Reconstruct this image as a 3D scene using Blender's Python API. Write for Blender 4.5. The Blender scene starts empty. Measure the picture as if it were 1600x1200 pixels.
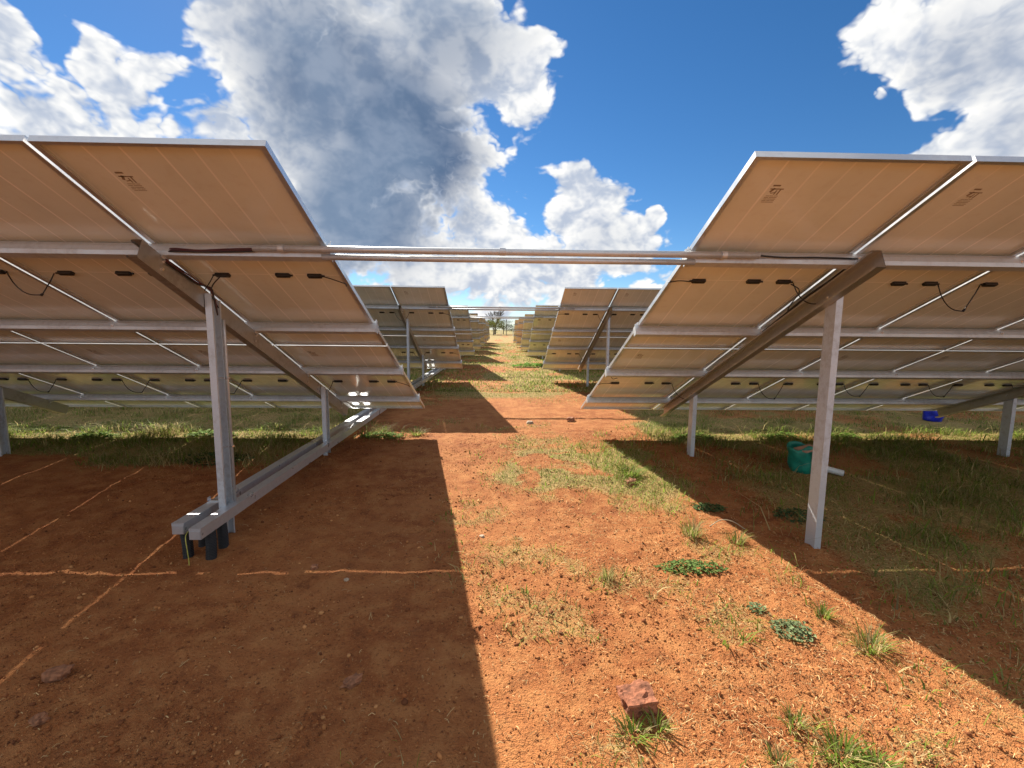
import bpy, math, random
import numpy as np
from mathutils import Matrix, Vector, Quaternion

random.seed(7)
RNG = np.random.default_rng(7)
scene = bpy.context.scene
COL = scene.collection

# ------------------------------------------------------------------ camera
CAM_Z = 1.70
RIGHT = Vector((0.99956276, -0.02798803, 0.00953740))
UP = Vector((-0.00620105, 0.11695794, 0.99311751))
FWD = Vector((0.02891088, 0.99274242, -0.11673325))
F_PX = 715.93                       # focal length in pixels of a 1600 px wide frame
cam_data = bpy.data.cameras.new('camera')
cam_data.sensor_width = 36.0
cam_data.lens = F_PX / 1600 * 36.0
cam_data.clip_start = 0.05
cam_data.clip_end = 5000
cam = bpy.data.objects.new('camera', cam_data)
COL.objects.link(cam)
M = Matrix((RIGHT, UP, -FWD)).transposed().to_4x4()
M.translation = Vector((0, 0, CAM_Z))
cam.matrix_world = M
scene.camera = cam


def direction(px, py):
    """world direction seen at a photo pixel: used once, to say where in the sky a cloud stands"""
    return (RIGHT * ((px - 800) / F_PX) - UP * ((py - 600) / F_PX) + FWD).normalized()


# ------------------------------------------------------------------ sun and sky
SUN_DIR = Vector((-0.585, 1.10, 1.0)).normalized()      # towards the sun
SUN_EL = math.asin(SUN_DIR.z)
SUN_AZ = math.atan2(SUN_DIR.x, SUN_DIR.y)
sun_data = bpy.data.lights.new('sun', 'SUN')
sun_data.energy = 4.2
sun_data.angle = math.radians(0.53)
sun_data.color = (1.0, 0.93, 0.82)
sun = bpy.data.objects.new('sun', sun_data)
COL.objects.link(sun)
sun.rotation_euler = (-SUN_DIR).to_track_quat('-Z', 'Y').to_euler()
sun.location = (0, 0, 30)

scene.view_settings.view_transform = 'Standard'
scene.view_settings.look = 'None'
scene.view_settings.gamma = 1.0
scene.view_settings.use_curve_mapping = False
scene.view_settings.exposure = 1.5
scene.cycles.max_bounces = 10
scene.cycles.diffuse_bounces = 6
scene.cycles.glossy_bounces = 4
scene.cycles.use_denoising = True
scene.cycles.sample_clamp_indirect = 6.0

SKY_STRENGTH = 0.15
CLOUD_GAIN = 0.36
world = bpy.data.worlds.new('World')
scene.world = world
world.use_nodes = True


class NT:
    """small helper round a node tree"""
    def __init__(self, tree):
        self.t = tree
        self.n = tree.nodes
        self.l = tree.links

    def node(self, kind, **kw):
        nd = self.n.new(kind)
        for k, v in kw.items():
            setattr(nd, k, v)
        return nd

    def put(self, sock, v):
        if hasattr(v, 'is_output') or isinstance(v, bpy.types.NodeSocket):
            self.l.new(v, sock)
        elif v is not None:
            if hasattr(sock.default_value, '__len__') and not hasattr(v, '__len__'):
                v = (v,) * len(sock.default_value)
            if hasattr(sock.default_value, '__len__') and len(sock.default_value) == 4 and len(v) == 3:
                v = (*v, 1.0)
            sock.default_value = v

    def math(self, op, a, b=None, c=None, clamp=False):
        nd = self.node('ShaderNodeMath', operation=op, use_clamp=clamp)
        for i, v in enumerate((a, b, c)):
            if v is not None:
                self.put(nd.inputs[i], v)
        return nd.outputs[0]

    def vmath(self, op, a, b=None, scale=None):
        nd = self.node('ShaderNodeVectorMath', operation=op)
        self.put(nd.inputs[0], a)
        if b is not None:
            self.put(nd.inputs[1], b)
        if scale is not None:
            self.put(nd.inputs['Scale'], scale)
        return nd.outputs['Value'] if op in ('DOT_PRODUCT', 'LENGTH', 'DISTANCE') else nd.outputs[0]

    def ramp(self, v, a, b, lo=0.0, hi=1.0, kind='SMOOTHSTEP'):
        nd = self.node('ShaderNodeMapRange', interpolation_type=kind)
        for k, x in zip(('Value', 'From Min', 'From Max', 'To Min', 'To Max'), (v, a, b, lo, hi)):
            self.put(nd.inputs[k], x)
        return nd.outputs[0]

    def mix(self, f, a, b, blend='MIX'):
        nd = self.node('ShaderNodeMix', data_type='RGBA', blend_type=blend)
        self.put(nd.inputs['Factor'], f)
        self.put(nd.inputs[6], a)
        self.put(nd.inputs[7], b)
        return nd.outputs[2]

    def noise(self, vec, scale, detail=4, rough=0.5, distortion=0.0):
        nd = self.node('ShaderNodeTexNoise')
        self.put(nd.inputs['Vector'], vec)
        nd.inputs['Scale'].default_value = scale
        nd.inputs['Detail'].default_value = detail
        nd.inputs['Roughness'].default_value = rough
        nd.inputs['Distortion'].default_value = distortion
        return nd.outputs['Fac']

    def voronoi(self, vec, scale, feature='SMOOTH_F1', smooth=0.4):
        nd = self.node('ShaderNodeTexVoronoi', feature=feature)
        self.put(nd.inputs['Vector'], vec)
        nd.inputs['Scale'].default_value = scale
        if 'Smoothness' in nd.inputs and feature == 'SMOOTH_F1':
            nd.inputs['Smoothness'].default_value = smooth
        return nd.outputs['Distance']


# clouds: where each bank stands in the sky (pixel of the photo -> direction), its angular radius and how thick it is
BANKS = [  # px, py, radius in px, amount, thickness
    (430, 10, 175, 1.0, .55), (520, 140, 230, 1.0, .78), (640, 250, 190, 1.0, 1.0), (700, 60, 160, 1.0, .62),
    (560, 330, 170, 1.0, .9), (805, 110, 90, .85, 0), (725, 300, 90, .9, .6), (540, -160, 280, 1.0, .55),
    (-20, 60, 120, .68, 0), (210, 80, 85, .66, 0), (100, 220, 125, .72, 0), (300, 225, 115, .78, .2),
    (640, 420, 150, .82, .3), (770, 410, 130, .78, 0), (900, 425, 130, .76, .2),
    (935, 320, 80, .88, 0), (960, 380, 95, .85, .3), (1032, 331, 26, .78, 0), (890, 345, 60, .8, 0),
    (1400, 40, 100, .88, 0), (1550, 50, 150, 1.0, .4), (1590, 190, 90, .88, 0), (1500, 245, 75, .85, 0),
    (1720, 130, 180, .95, .4), (1388, 150, 22, .62, 0),
    (720, 475, 170, .62, 0), (560, 470, 160, .66, 0), (980, 480, 170, .56, 0),
]
blobs = []
for px, py, r, amt, thick in BANKS:
    d = direction(px, py)
    blobs.append((d, math.atan(r / F_PX * (d.dot(FWD))), amt, thick))


def build_sky():
    k = NT(world.node_tree)
    k.n.clear()
    sky = k.node('ShaderNodeTexSky', sky_type='NISHITA')
    sky.sun_disc = False
    sky.sun_elevation = SUN_EL
    sky.sun_rotation = SUN_AZ
    sky.altitude = 1500
    sky.air_density = 1.0
    sky.dust_density = 0.15
    sky.ozone_density = 4.0
    hs = k.node('ShaderNodeHueSaturation')
    hs.inputs['Saturation'].default_value = 1.22
    hs.inputs['Value'].default_value = 0.285
    k.l.new(sky.outputs[0], hs.inputs['Color'])
    tc = k.node('ShaderNodeTexCoord')
    d0 = k.vmath('NORMALIZE', tc.outputs['Generated'])
    st = k.vmath('MULTIPLY', d0, (1, 1, 1.35))
    # ragged bank outlines: the direction is warped by noise before the banks are laid out
    wn = k.node('ShaderNodeTexNoise')
    k.put(wn.inputs['Vector'], st)
    wn.inputs['Scale'].default_value = 3.6
    wn.inputs['Detail'].default_value = 3
    wv = k.vmath('SUBTRACT', wn.outputs['Color'], (.5, .5, .5))
    d = k.vmath('NORMALIZE', k.vmath('ADD', d0, k.vmath('SCALE', wv, scale=0.22)))
    # broken cumulus out of view, its cover raised to brighten the shade
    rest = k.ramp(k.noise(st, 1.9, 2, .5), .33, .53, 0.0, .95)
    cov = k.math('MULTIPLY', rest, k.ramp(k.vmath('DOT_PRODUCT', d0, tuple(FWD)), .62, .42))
    # unseen clouds away from the sun lose their dark core, adding shade fill
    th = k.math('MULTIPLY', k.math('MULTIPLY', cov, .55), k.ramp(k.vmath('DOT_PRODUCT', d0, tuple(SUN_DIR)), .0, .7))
    for c, ang, amt, thick in blobs:
        dist = k.vmath('DISTANCE', d, tuple(c))
        v = k.ramp(dist, ang * 1.5, ang * 0.2, 0.0, amt)
        cov = k.math('MAXIMUM', cov, v)
        if thick > 0.15:
            t = k.ramp(dist, ang * 1.3, ang * 0.1, 0.0, thick)
            th = k.math('MAXIMUM', th, t)

    def texture(off):
        p = k.vmath('ADD', st, off)
        pw = k.vmath('ADD', p, k.vmath('SCALE', wv, scale=.10))
        D = k.math('MULTIPLY_ADD', k.noise(p, 4.6, 6, .55, .0), 1.28, -0.77)
        b1 = k.math('ABSOLUTE', k.math('SUBTRACT', k.noise(pw, 11.0, 1, .5), .5))
        b2 = k.math('ABSOLUTE', k.math('SUBTRACT', k.noise(pw, 27.0, 2, .6), .5))
        D = k.math('MULTIPLY_ADD', b1, 0.90, D)
        D = k.math('MULTIPLY_ADD', b2, 0.60, D)
        return D
    n = SUN_DIR * 0.024
    T1 = texture((0, 0, 0))
    T2 = texture((n.x, n.y, n.z * 1.35))
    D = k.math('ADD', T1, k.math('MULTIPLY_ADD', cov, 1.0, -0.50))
    alpha = k.ramp(D, 0.0, 0.15)
    slope = k.math('SUBTRACT', T1, T2)                      # > 0 on the side that faces the sun
    lit = k.ramp(slope, -0.23, 0.18, 0.0, 1.0)
    deep = k.ramp(D, 0.10, 0.62)                            # how much cloud the light has to cross
    dark = k.math('MULTIPLY', k.ramp(th, 0.08, 0.92), k.ramp(D, 0.06, 0.30))
    shade = k.mix(lit, (0.50, 0.57, 0.70), (1.12, 1.10, 1.05))
    shade = k.mix(k.math('MULTIPLY', deep, 0.35), shade, (0.60, 0.65, 0.76))
    soft = k.ramp(k.noise(d, 2.6, 3, .5), .34, .68)           # the big bank is not equally thick everywhere
    core = k.mix(soft, (0.070, 0.128, 0.245), (0.190, 0.272, 0.405))
    core = k.mix(k.math('MULTIPLY', lit, .20), core, (0.56, 0.62, 0.74))
    ccol = k.mix(dark, shade, core)
    ccol = k.mix(1.0, ccol, (CLOUD_GAIN / SKY_STRENGTH,) * 3, 'MULTIPLY')
    sep = k.node('ShaderNodeSeparateXYZ')
    k.l.new(d0, sep.inputs[0])
    up = k.ramp(sep.outputs[2], -0.02, 0.03)
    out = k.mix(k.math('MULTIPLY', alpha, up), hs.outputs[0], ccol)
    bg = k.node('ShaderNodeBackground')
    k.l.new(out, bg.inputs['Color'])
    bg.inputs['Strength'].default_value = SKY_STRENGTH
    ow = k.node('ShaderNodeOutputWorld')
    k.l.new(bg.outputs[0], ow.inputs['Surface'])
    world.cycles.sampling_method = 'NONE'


build_sky()


# ------------------------------------------------------------------ materials
def material(name):
    m = bpy.data.materials.new(name)
    m.use_nodes = True
    k = NT(m.node_tree)
    k.n.clear()
    b = k.node('ShaderNodeBsdfPrincipled')
    o = k.node('ShaderNodeOutputMaterial')
    k.l.new(b.outputs[0], o.inputs['Surface'])
    return m, k, b


def bump(k, b, height, strength, dist):
    nd = k.node('ShaderNodeBump')
    nd.inputs['Strength'].default_value = strength
    nd.inputs['Distance'].default_value = dist
    k.put(nd.inputs['Height'], height)
    k.l.new(nd.outputs[0], b.inputs['Normal'])


def metal(name, base, rough, spangle=0.12, stain=(0.30, 0.27, 0.24), stain_amt=0.35, metallic=0.9):
    """galvanised or anodised metal: zinc spangle, dust and a few stains"""
    m, k, b = material(name)
    tc = k.node('ShaderNodeTexCoord').outputs['Object']
    sp = k.noise(tc, 120.0, 1, .5)
    n = k.noise(tc, 3.0, 3, .6)
    n2 = k.noise(tc, 26.0, 2, .6)
    c = k.mix(k.math('MULTIPLY', sp, spangle * 2), base, tuple(min(1, x * 1.35) for x in base))
    c = k.mix(k.math('MULTIPLY', k.ramp(k.math('MULTIPLY', n, n2), 0.22, 0.42), stain_amt), c, stain)
    k.put(b.inputs['Base Color'], c)
    b.inputs['Metallic'].default_value = metallic
    k.put(b.inputs['Roughness'], k.ramp(n, 0.3, 0.7, rough - 0.07, rough + 0.10))
    return m


def plain(name, base, rough=0.6, var=0.25, scale=12.0, metallic=0.0, bump_d=0.0):
    m, k, b = material(name)
    tc = k.node('ShaderNodeTexCoord').outputs['Object']
    n = k.noise(tc, scale, 5, .6)
    c = k.mix(k.ramp(n, 0.3, 0.7), tuple(x * (1 - var) for x in base), tuple(min(1, x * (1 + var)) for x in base))
    k.put(b.inputs['Base Color'], c)
    b.inputs['Roughness'].default_value = rough
    b.inputs['Metallic'].default_value = metallic
    if bump_d:
        bump(k, b, n, 0.8, bump_d)
    return m


MAT = {}
MAT['frame'] = metal('anodised_frame', (0.72, 0.72, 0.72), 0.36, 0.05, stain_amt=0.12, metallic=0.85)
MAT['galv'] = metal('galvanised_steel', (0.57, 0.58, 0.58), 0.48, stain_amt=0.25, metallic=.6)
MAT['post'] = metal('galvanised_post', (0.50, 0.54, 0.58), 0.46, 0.30, stain_amt=0.35, metallic=.4)
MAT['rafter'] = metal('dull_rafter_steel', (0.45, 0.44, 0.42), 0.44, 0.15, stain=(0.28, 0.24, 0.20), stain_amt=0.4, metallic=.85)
MAT['trunk'] = metal('trunking_steel', (0.54, 0.57, 0.60), 0.32, 0.2, stain_amt=0.2, metallic=.6)
MAT['bolt'] = metal('bolt_steel', (0.80, 0.80, 0.80), 0.25, 0.02, stain_amt=0.05)
MAT['black'] = plain('black_plastic', (0.012, 0.012, 0.013), 0.45)
MAT['red_cable'] = plain('red_cable', (0.075, 0.010, 0.010), 0.45)
MAT['ink'] = plain('label_ink', (0.26, 0.20, 0.14), 0.6)

# back of the panels: white glass with pale lines painted for light coming through between the cell strings
m, k, b = material('panel_back')
tc = k.node('ShaderNodeTexCoord').outputs['Object']
sx = k.node('ShaderNodeSeparateXYZ')
k.l.new(tc, sx.inputs[0])
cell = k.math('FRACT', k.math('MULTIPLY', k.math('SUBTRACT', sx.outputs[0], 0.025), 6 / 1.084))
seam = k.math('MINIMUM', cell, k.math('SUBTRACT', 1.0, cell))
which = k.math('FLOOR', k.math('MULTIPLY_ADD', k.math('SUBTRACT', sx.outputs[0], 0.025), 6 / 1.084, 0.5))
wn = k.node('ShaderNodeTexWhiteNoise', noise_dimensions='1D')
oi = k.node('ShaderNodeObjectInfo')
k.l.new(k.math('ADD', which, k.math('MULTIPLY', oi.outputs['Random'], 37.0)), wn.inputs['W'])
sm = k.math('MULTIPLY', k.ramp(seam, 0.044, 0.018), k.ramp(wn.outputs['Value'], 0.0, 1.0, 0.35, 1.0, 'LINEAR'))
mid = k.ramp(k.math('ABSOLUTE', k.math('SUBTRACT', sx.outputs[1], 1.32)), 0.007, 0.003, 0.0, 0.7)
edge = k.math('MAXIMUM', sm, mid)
n = k.noise(tc, 1.6, 2, .55)
dust = k.noise(tc, 14.0, 3, .65)
base = k.mix(k.ramp(n, 0.3, 0.7), (0.70, 0.725, 0.655), (0.775, 0.79, 0.715))
streak = k.noise(k.vmath('MULTIPLY', tc, (16.0, 1.1, 1.0)), 1.0, 3, .6)
base = k.mix(k.math('MULTIPLY', k.ramp(streak, .50, .74), .06), base, (0.50, 0.44, 0.35))
base = k.mix(k.math('MULTIPLY', k.ramp(dust, 0.5, 0.75), 0.12), base, (0.45, 0.36, 0.26))
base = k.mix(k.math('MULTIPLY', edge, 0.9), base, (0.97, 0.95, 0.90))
k.put(b.inputs['Base Color'], base)
k.put(b.inputs['Roughness'], k.ramp(dust, 0.35, 0.7, 0.10, 0.20))
b.inputs['IOR'].default_value = 1.5
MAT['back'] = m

# front of the panels: dark cells under glass
m, k, b = material('panel_front')
tc = k.node('ShaderNodeTexCoord').outputs['Object']
bt = k.node('ShaderNodeTexBrick', offset=0.0)
k.l.new(tc, bt.inputs['Vector'])
bt.inputs['Color1'].default_value = (0.008, 0.011, 0.022, 1)
bt.inputs['Color2'].default_value = (0.010, 0.013, 0.026, 1)
bt.inputs['Mortar'].default_value = (0.25, 0.25, 0.26, 1)
bt.inputs['Scale'].default_value = 1.0
bt.inputs['Brick Width'].default_value = 0.1807
bt.inputs['Row Height'].default_value = 0.092
bt.inputs['Mortar Size'].default_value = 0.002
k.put(b.inputs['Base Color'], bt.outputs['Color'])
b.inputs['Roughness'].default_value = 0.08
MAT['front'] = m


# ------------------------------------------------------------------ mesh helpers
class MB:
    def __init__(self):
        self.v, self.f, self.mi = [], [], []

    def add(self, verts, faces, mi=0):
        o = len(self.v)
        self.v += [tuple(p) for p in verts]
        self.f += [tuple(i + o for i in f) for f in faces]
        self.mi += [mi] * len(faces)
        return self

    def box(self, lo, hi, mi=0):
        x0, y0, z0 = lo
        x1, y1, z1 = hi
        v = [(x0, y0, z0), (x1, y0, z0), (x1, y1, z0), (x0, y1, z0), (x0, y0, z1), (x1, y0, z1), (x1, y1, z1), (x0, y1, z1)]
        f = [(0, 3, 2, 1), (4, 5, 6, 7), (0, 1, 5, 4), (1, 2, 6, 5), (2, 3, 7, 6), (3, 0, 4, 7)]
        return self.add(v, f, mi)

    def cbox(self, lo, hi, c, mi=0):
        """box with chamfered upright and top edges"""
        x0, y0, z0 = lo
        x1, y1, z1 = hi
        ring = lambda i, z: [(x0 + c + i, y0 + i, z), (x1 - c - i, y0 + i, z), (x1 - i, y0 + c + i, z), (x1 - i, y1 - c - i, z),
                             (x1 - c - i, y1 - i, z), (x0 + c + i, y1 - i, z), (x0 + i, y1 - c - i, z), (x0 + i, y0 + c + i, z)]
        v = ring(0, z0) + ring(0, z1 - c) + ring(c * .7, z1)
        f = [tuple(range(7, -1, -1)), tuple(range(16, 24))]
        for r in (0, 8):
            for i in range(8):
                j = (i + 1) % 8
                f.append((r + i, r + j, r + 8 + j, r + 8 + i))
        return self.add(v, f, mi)

    def prism(self, prof, place, a, b, mi=0, caps=True):
        """closed profile swept between a and b; place(p, t) -> xyz"""
        n = len(prof)
        v = [place(p, a) for p in prof] + [place(p, b) for p in prof]
        f = [(i, (i + 1) % n, n + (i + 1) % n, n + i) for i in range(n)]
        self.add(v, f, mi)
        return self

    def tube(self, pts, r, n=8, mi=0, caps=True):
        pts = [Vector(p) for p in pts]
        rr = r if hasattr(r, '__len__') else [r] * len(pts)
        V, up = [], None
        for i, p in enumerate(pts):
            t = (pts[min(i + 1, len(pts) - 1)] - pts[max(i - 1, 0)]).normalized()
            if up is None:
                up = t.orthogonal().normalized()
            up = (up - t * up.dot(t))
            up = up.normalized() if up.length > 1e-6 else t.orthogonal().normalized()
            w = t.cross(up)
            for j in range(n):
                a = 2 * math.pi * j / n
                V.append(p + (up * math.cos(a) + w * math.sin(a)) * rr[i])
        F = []
        for i in range(len(pts) - 1):
            for j in range(n):
                q = (j + 1) % n
                F.append((i * n + j, i * n + q, (i + 1) * n + q, (i + 1) * n + j))
        if caps:
            F.append(tuple(range(n - 1, -1, -1)))
            F.append(tuple((len(pts) - 1) * n + j for j in range(n)))
        return self.add(V, F, mi)

    def mesh(self, name, mats, smooth=False):
        me = bpy.data.meshes.new(name)
        me.from_pydata(self.v, [], self.f)
        for mt in (mats if isinstance(mats, (list, tuple)) else [mats]):
            me.materials.append(mt)
        me.polygons.foreach_set('material_index', self.mi)
        if smooth:
            me.polygons.foreach_set('use_smooth', [True] * len(self.f))
        import bmesh
        bm = bmesh.new()
        bm.from_mesh(me)
        bmesh.ops.recalc_face_normals(bm, faces=bm.faces)
        bm.to_mesh(me)
        bm.free()
        me.update()
        return me


def link(name, data, parent=None, mat=None):
    o = bpy.data.objects.new(name, data)
    COL.objects.link(o)
    if parent is not None:
        o.parent = parent
    if mat is not None:
        o.matrix_basis = mat
    return o


def tag(o, label=None, category=None, group=None, kind=None):
    for key, v in (('label', label), ('category', category), ('group', group), ('kind', kind)):
        if v:
            o[key] = v
    return o


def np_mesh(name, V, F, mats, colors=None, smooth=False):
    """fast mesh from numpy: V (n,3), F (m,3) or (m,4)"""
    me = bpy.data.meshes.new(name)
    V = np.ascontiguousarray(V, dtype=np.float32)
    F = np.ascontiguousarray(F, dtype=np.int32)
    k = F.shape[1]
    me.vertices.add(len(V))
    me.vertices.foreach_set('co', V.ravel())
    me.loops.add(F.size)
    me.loops.foreach_set('vertex_index', F.ravel())
    me.polygons.add(len(F))
    me.polygons.foreach_set('loop_start', np.arange(0, F.size, k, dtype=np.int32))
    me.polygons.foreach_set('loop_total', np.full(len(F), k, dtype=np.int32))
    if smooth:
        me.polygons.foreach_set('use_smooth', np.ones(len(F), dtype=bool))
    for mt in mats:
        me.materials.append(mt)
    if colors is not None:
        ca = me.color_attributes.new('tint', 'FLOAT_COLOR', 'POINT')
        ca.data.foreach_set('color', np.ascontiguousarray(colors, dtype=np.float32).ravel())
    me.update()
    me.validate()
    return me


def smoothstep(a, b, x):
    t = np.clip((np.asarray(x, float) - a) / (b - a), 0, 1)
    return t * t * (3 - 2 * t)


def vnoise(x, y, seed=0):
    """value noise on numpy arrays, 0..1"""
    x = np.asarray(x, float)
    y = np.asarray(y, float)
    xi = np.floor(x).astype(np.int64)
    yi = np.floor(y).astype(np.int64)
    u = x - xi
    v = y - yi
    u = u * u * (3 - 2 * u)
    v = v * v * (3 - 2 * v)

    def h(a, b):
        n = (a * 374761393 + b * 668265263 + seed * 1442695041) & 0xFFFFFFFF
        n = ((n ^ (n >> 13)) * 1274126177) & 0xFFFFFFFF
        n = n ^ (n >> 16)
        return (n & 0xFFFF) / 65535.0
    return (h(xi, yi) * (1 - u) + h(xi + 1, yi) * u) * (1 - v) + (h(xi, yi + 1) * (1 - u) + h(xi + 1, yi + 1) * u) * v


def fbm(x, y, octaves=4, seed=0, gain=0.5):
    s, a, t = 0.0, 1.0, 0.0
    for o in range(octaves):
        s = s + a * vnoise(x * 2 ** o + 17.3 * o, y * 2 ** o - 9.1 * o, seed + o)
        t += a
        a *= gain
    return s / t


def ground_z(x, y, fine=True):
    x = np.asarray(x, float)
    y = np.asarray(y, float)
    z = 0.08 * smoothstep(3.2, 6.2, y) + 0.75 * smoothstep(55, 125, y) + 0.9 * smoothstep(130, 700, y)
    z = z + 0.05 * (fbm(x * .45, y * .45, 3, 3) - .5)
    for mx, my in ((-2.17, 3.59), (-2.17, 5.74), (2.50, 3.39), (2.50, 5.74), (6.70, 5.74), (6.70, 3.39), (-6.15, 5.74), (-6.15, 3.59)):
        z = z + .038 * np.exp(-((x - mx) ** 2 + (y - my) ** 2) / .018)
    if fine:
        near = 1 - smoothstep(12, 30, np.hypot(x, y))
        z = z + near * (0.022 * (fbm(x * 2.6, y * 2.6, 4, 11) - .5) + 0.016 * (fbm(x * 11, y * 11, 3, 21) - .5))
        clod = np.clip(fbm(x * 26, y * 26, 2, 31) - .55, 0, 1) * (0.4 + 1.2 * smoothstep(.45, .7, fbm(x * 1.4, y * 1.4, 2, 41)))
        z = z + near * 0.030 * clod
    return z


def gz(x, y):
    return float(ground_z(np.array([x]), np.array([y]))[0])


# ------------------------------------------------------------------ ground
def soft_box(x, y, x0, x1, y0, y1, e=.5):
    return smoothstep(x0 - e, x0 + e, x) * (1 - smoothstep(x1 - e, x1 + e, x)) * smoothstep(y0 - e, y0 + e, y) * (1 - smoothstep(y1 - e, y1 + e, y))


def grass_cover(x, y):
    """0..1: how much of the soil is overgrown"""
    n = fbm(x * .9, y * .9, 4, 51)
    n2 = fbm(x * 3.1, y * 3.1, 3, 61)
    c = 0.0 * x
    wx = x + 1.1 * (fbm(x * 1.1, y * 1.1, 3, 53) - .5)
    wy = y + 1.5 * (fbm(x * 1.1, y * 1.1, 3, 57) - .5)
    e = ((wx - 0.85) / 1.30) ** 2 + ((wy - 5.3) / 1.35) ** 2                    # worn patch in the aisle
    c = np.maximum(c, (1 - smoothstep(.25, 1.2, e)) * .95 * smoothstep(.33, .52, n2))
    c = np.maximum(c, (1 - smoothstep(.2, 1.1, ((wx - 1.65) / .60) ** 2 + ((wy - 5.4) / 1.0) ** 2)) * .95)
    c = np.maximum(c, (1 - smoothstep(.3, 1.2, ((x + .25) / .4) ** 2 + ((y - 4.1) / .35) ** 2)) * .55 * smoothstep(.4, .6, n2))
    thin = soft_box(x, y, -.3, 2.2, 1.2, 8.0, .4) * smoothstep(.56, .70, fbm(x * 2.4, y * 2.4, 3, 59))
    c = np.maximum(c, thin * .55)
    right = smoothstep(2.1, 3.1, x) * smoothstep(1.2, 2.4, y)                   # under the right tables
    c = np.maximum(c, right * (.48 + .5 * smoothstep(.40, .56, n)) * (1 - .6 * soft_box(x, y, 2.0, 3.2, 5.2, 6.6, .4)))
    c = np.maximum(c, soft_box(x, y, 2.3, 40, 6.5, 8.0, .25) * (.5 + .5 * smoothstep(.38, .52, n)))
    left = smoothstep(5.0, 5.5, y + .28 * (n - .5) * 4 + 0.12 * np.clip(x + 3.2, -3, 3)) * (1 - smoothstep(-2.75, -2.2, x))
    c = np.maximum(c, left * (.75 + .25 * n))
    c = np.maximum(c, soft_box(x, y, -2.7, -1.2, 6.6, 7.8, .3) * .55 * smoothstep(.45, .6, n2))
    c = np.maximum(c, soft_box(x, y, -2.6, -.6, 7.8, 12, .4) * .6 * smoothstep(.42, .6, n))
    far = smoothstep(9.5, 12.5, y + 1.5 * (n - .5))
    bare = soft_box(x, y, -1.8, .8, 17.5, 21.5, 1.2) * .55 + soft_box(x, y, -2, .4, 30, 35, 1.5) * .55
    c = np.maximum(c, far * np.clip(.36 + .64 * smoothstep(.36, .58, n) - bare, 0, 1))
    c = np.maximum(c, soft_box(x, y, -30, -2.6, 8.2, 60, .5) * .85)
    c = np.maximum(c, soft_box(x, y, 1.9, 3.4, .6, 2.4, .5) * .42 * smoothstep(.4, .6, n2))
    return np.clip(c, 0, 1)


def axis(fine0, fine1, step, far, grow=1.10):
    a = list(np.arange(fine0, fine1 + 1e-6, step))
    s, x = step, fine1
    while x < far[1]:
        s *= grow
        x += s
        a.append(x)
    s, x = step, fine0
    pre = []
    while x > far[0]:
        s *= grow
        x -= s
        pre.append(x)
    return np.array(pre[::-1] + a)


gx = axis(-4.2, 4.2, 0.020, (-1500, 1500), 1.07)
gy = axis(0.9, 7.2, 0.020, (-60, 2600), 1.07)
X, Y = np.meshgrid(gx, gy)
Z = ground_z(X, Y)
V = np.stack([X.ravel(), Y.ravel(), Z.ravel()], 1)
nx, ny = len(gx), len(gy)
ii = (np.arange(ny - 1)[:, None] * nx + np.arange(nx - 1)[None, :]).ravel()
Fq = np.stack([ii, ii + 1, ii + nx + 1, ii + nx], 1)
gc = grass_cover(V[:, 0], V[:, 1])
far_g = smoothstep(60, 140, V[:, 1])
gcol = np.stack([np.clip(gc, 0, 1), far_g, 0 * gc, 0 * gc + 1], 1)

m, k, b = material('red_soil')
geo = k.node('ShaderNodeNewGeometry').outputs['Position']
at = k.node('ShaderNodeAttribute', attribute_name='tint')
sp = k.node('ShaderNodeSeparateColor')
k.l.new(at.outputs['Color'], sp.inputs[0])
n_big = k.noise(geo, 0.9, 2, .6)
n_mid = k.noise(geo, 6.0, 3, .65)
n_fine = k.noise(geo, 60.0, 2, .75)
n_grit = k.noise(geo, 210.0, 1, .7)
soil = k.mix(k.ramp(n_big, .35, .65), (0.270, 0.088, 0.028), (0.355, 0.135, 0.046))
soil = k.mix(k.ramp(n_mid, .42, .68, 0, .75), soil, (0.420, 0.185, 0.066))
soil = k.mix(k.ramp(n_mid, .46, .26, 0, .65), soil, (0.165, 0.056, 0.022))
soil = k.mix(k.ramp(n_fine, .55, .72, 0, .6), soil, (0.45, 0.21, 0.08))
soil = k.mix(k.ramp(n_fine, .44, .30, 0, .7), soil, (0.105, 0.038, 0.017))
soil = k.mix(k.ramp(n_grit, .60, .74, 0, .45), soil, (0.47, 0.24, 0.095))
pale = k.ramp(k.noise(geo, 2.3, 3, .6), .46, .70, 0, .38)
soil = k.mix(pale, soil, (0.44, 0.19, 0.07))
litter = k.mix(k.ramp(n_fine, .35, .65), (0.22, 0.16, 0.06), (0.42, 0.31, 0.13))
litter = k.mix(k.ramp(n_mid, .4, .65, 0, .6), litter, (0.20, 0.20, 0.055))
cov = k.ramp(k.math('MULTIPLY_ADD', k.math('SUBTRACT', n_fine, .5), .9, sp.outputs[0]), .38, .80, 0, .85)
col = k.mix(cov, soil, litter)
farc = k.mix(k.noise(geo, .05, 1, .6), (0.20, 0.17, 0.06), (0.30, 0.23, 0.09))
col = k.mix(sp.outputs[1], col, farc)
k.put(b.inputs['Base Color'], col)
b.inputs['Roughness'].default_value = 0.95
b.inputs['Specular IOR Level'].default_value = 0.15
h = k.math('MULTIPLY_ADD', n_fine, .7, k.math('MULTIPLY', n_grit, .35))
bump(k, b, h, 1.0, 0.020)
MAT['soil'] = m
ground = link('ground', np_mesh('ground', V, Fq, [m], gcol, True))
tag(ground, 'red soil ground with grit, worn grass and dry litter', None, None, 'structure')

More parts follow.
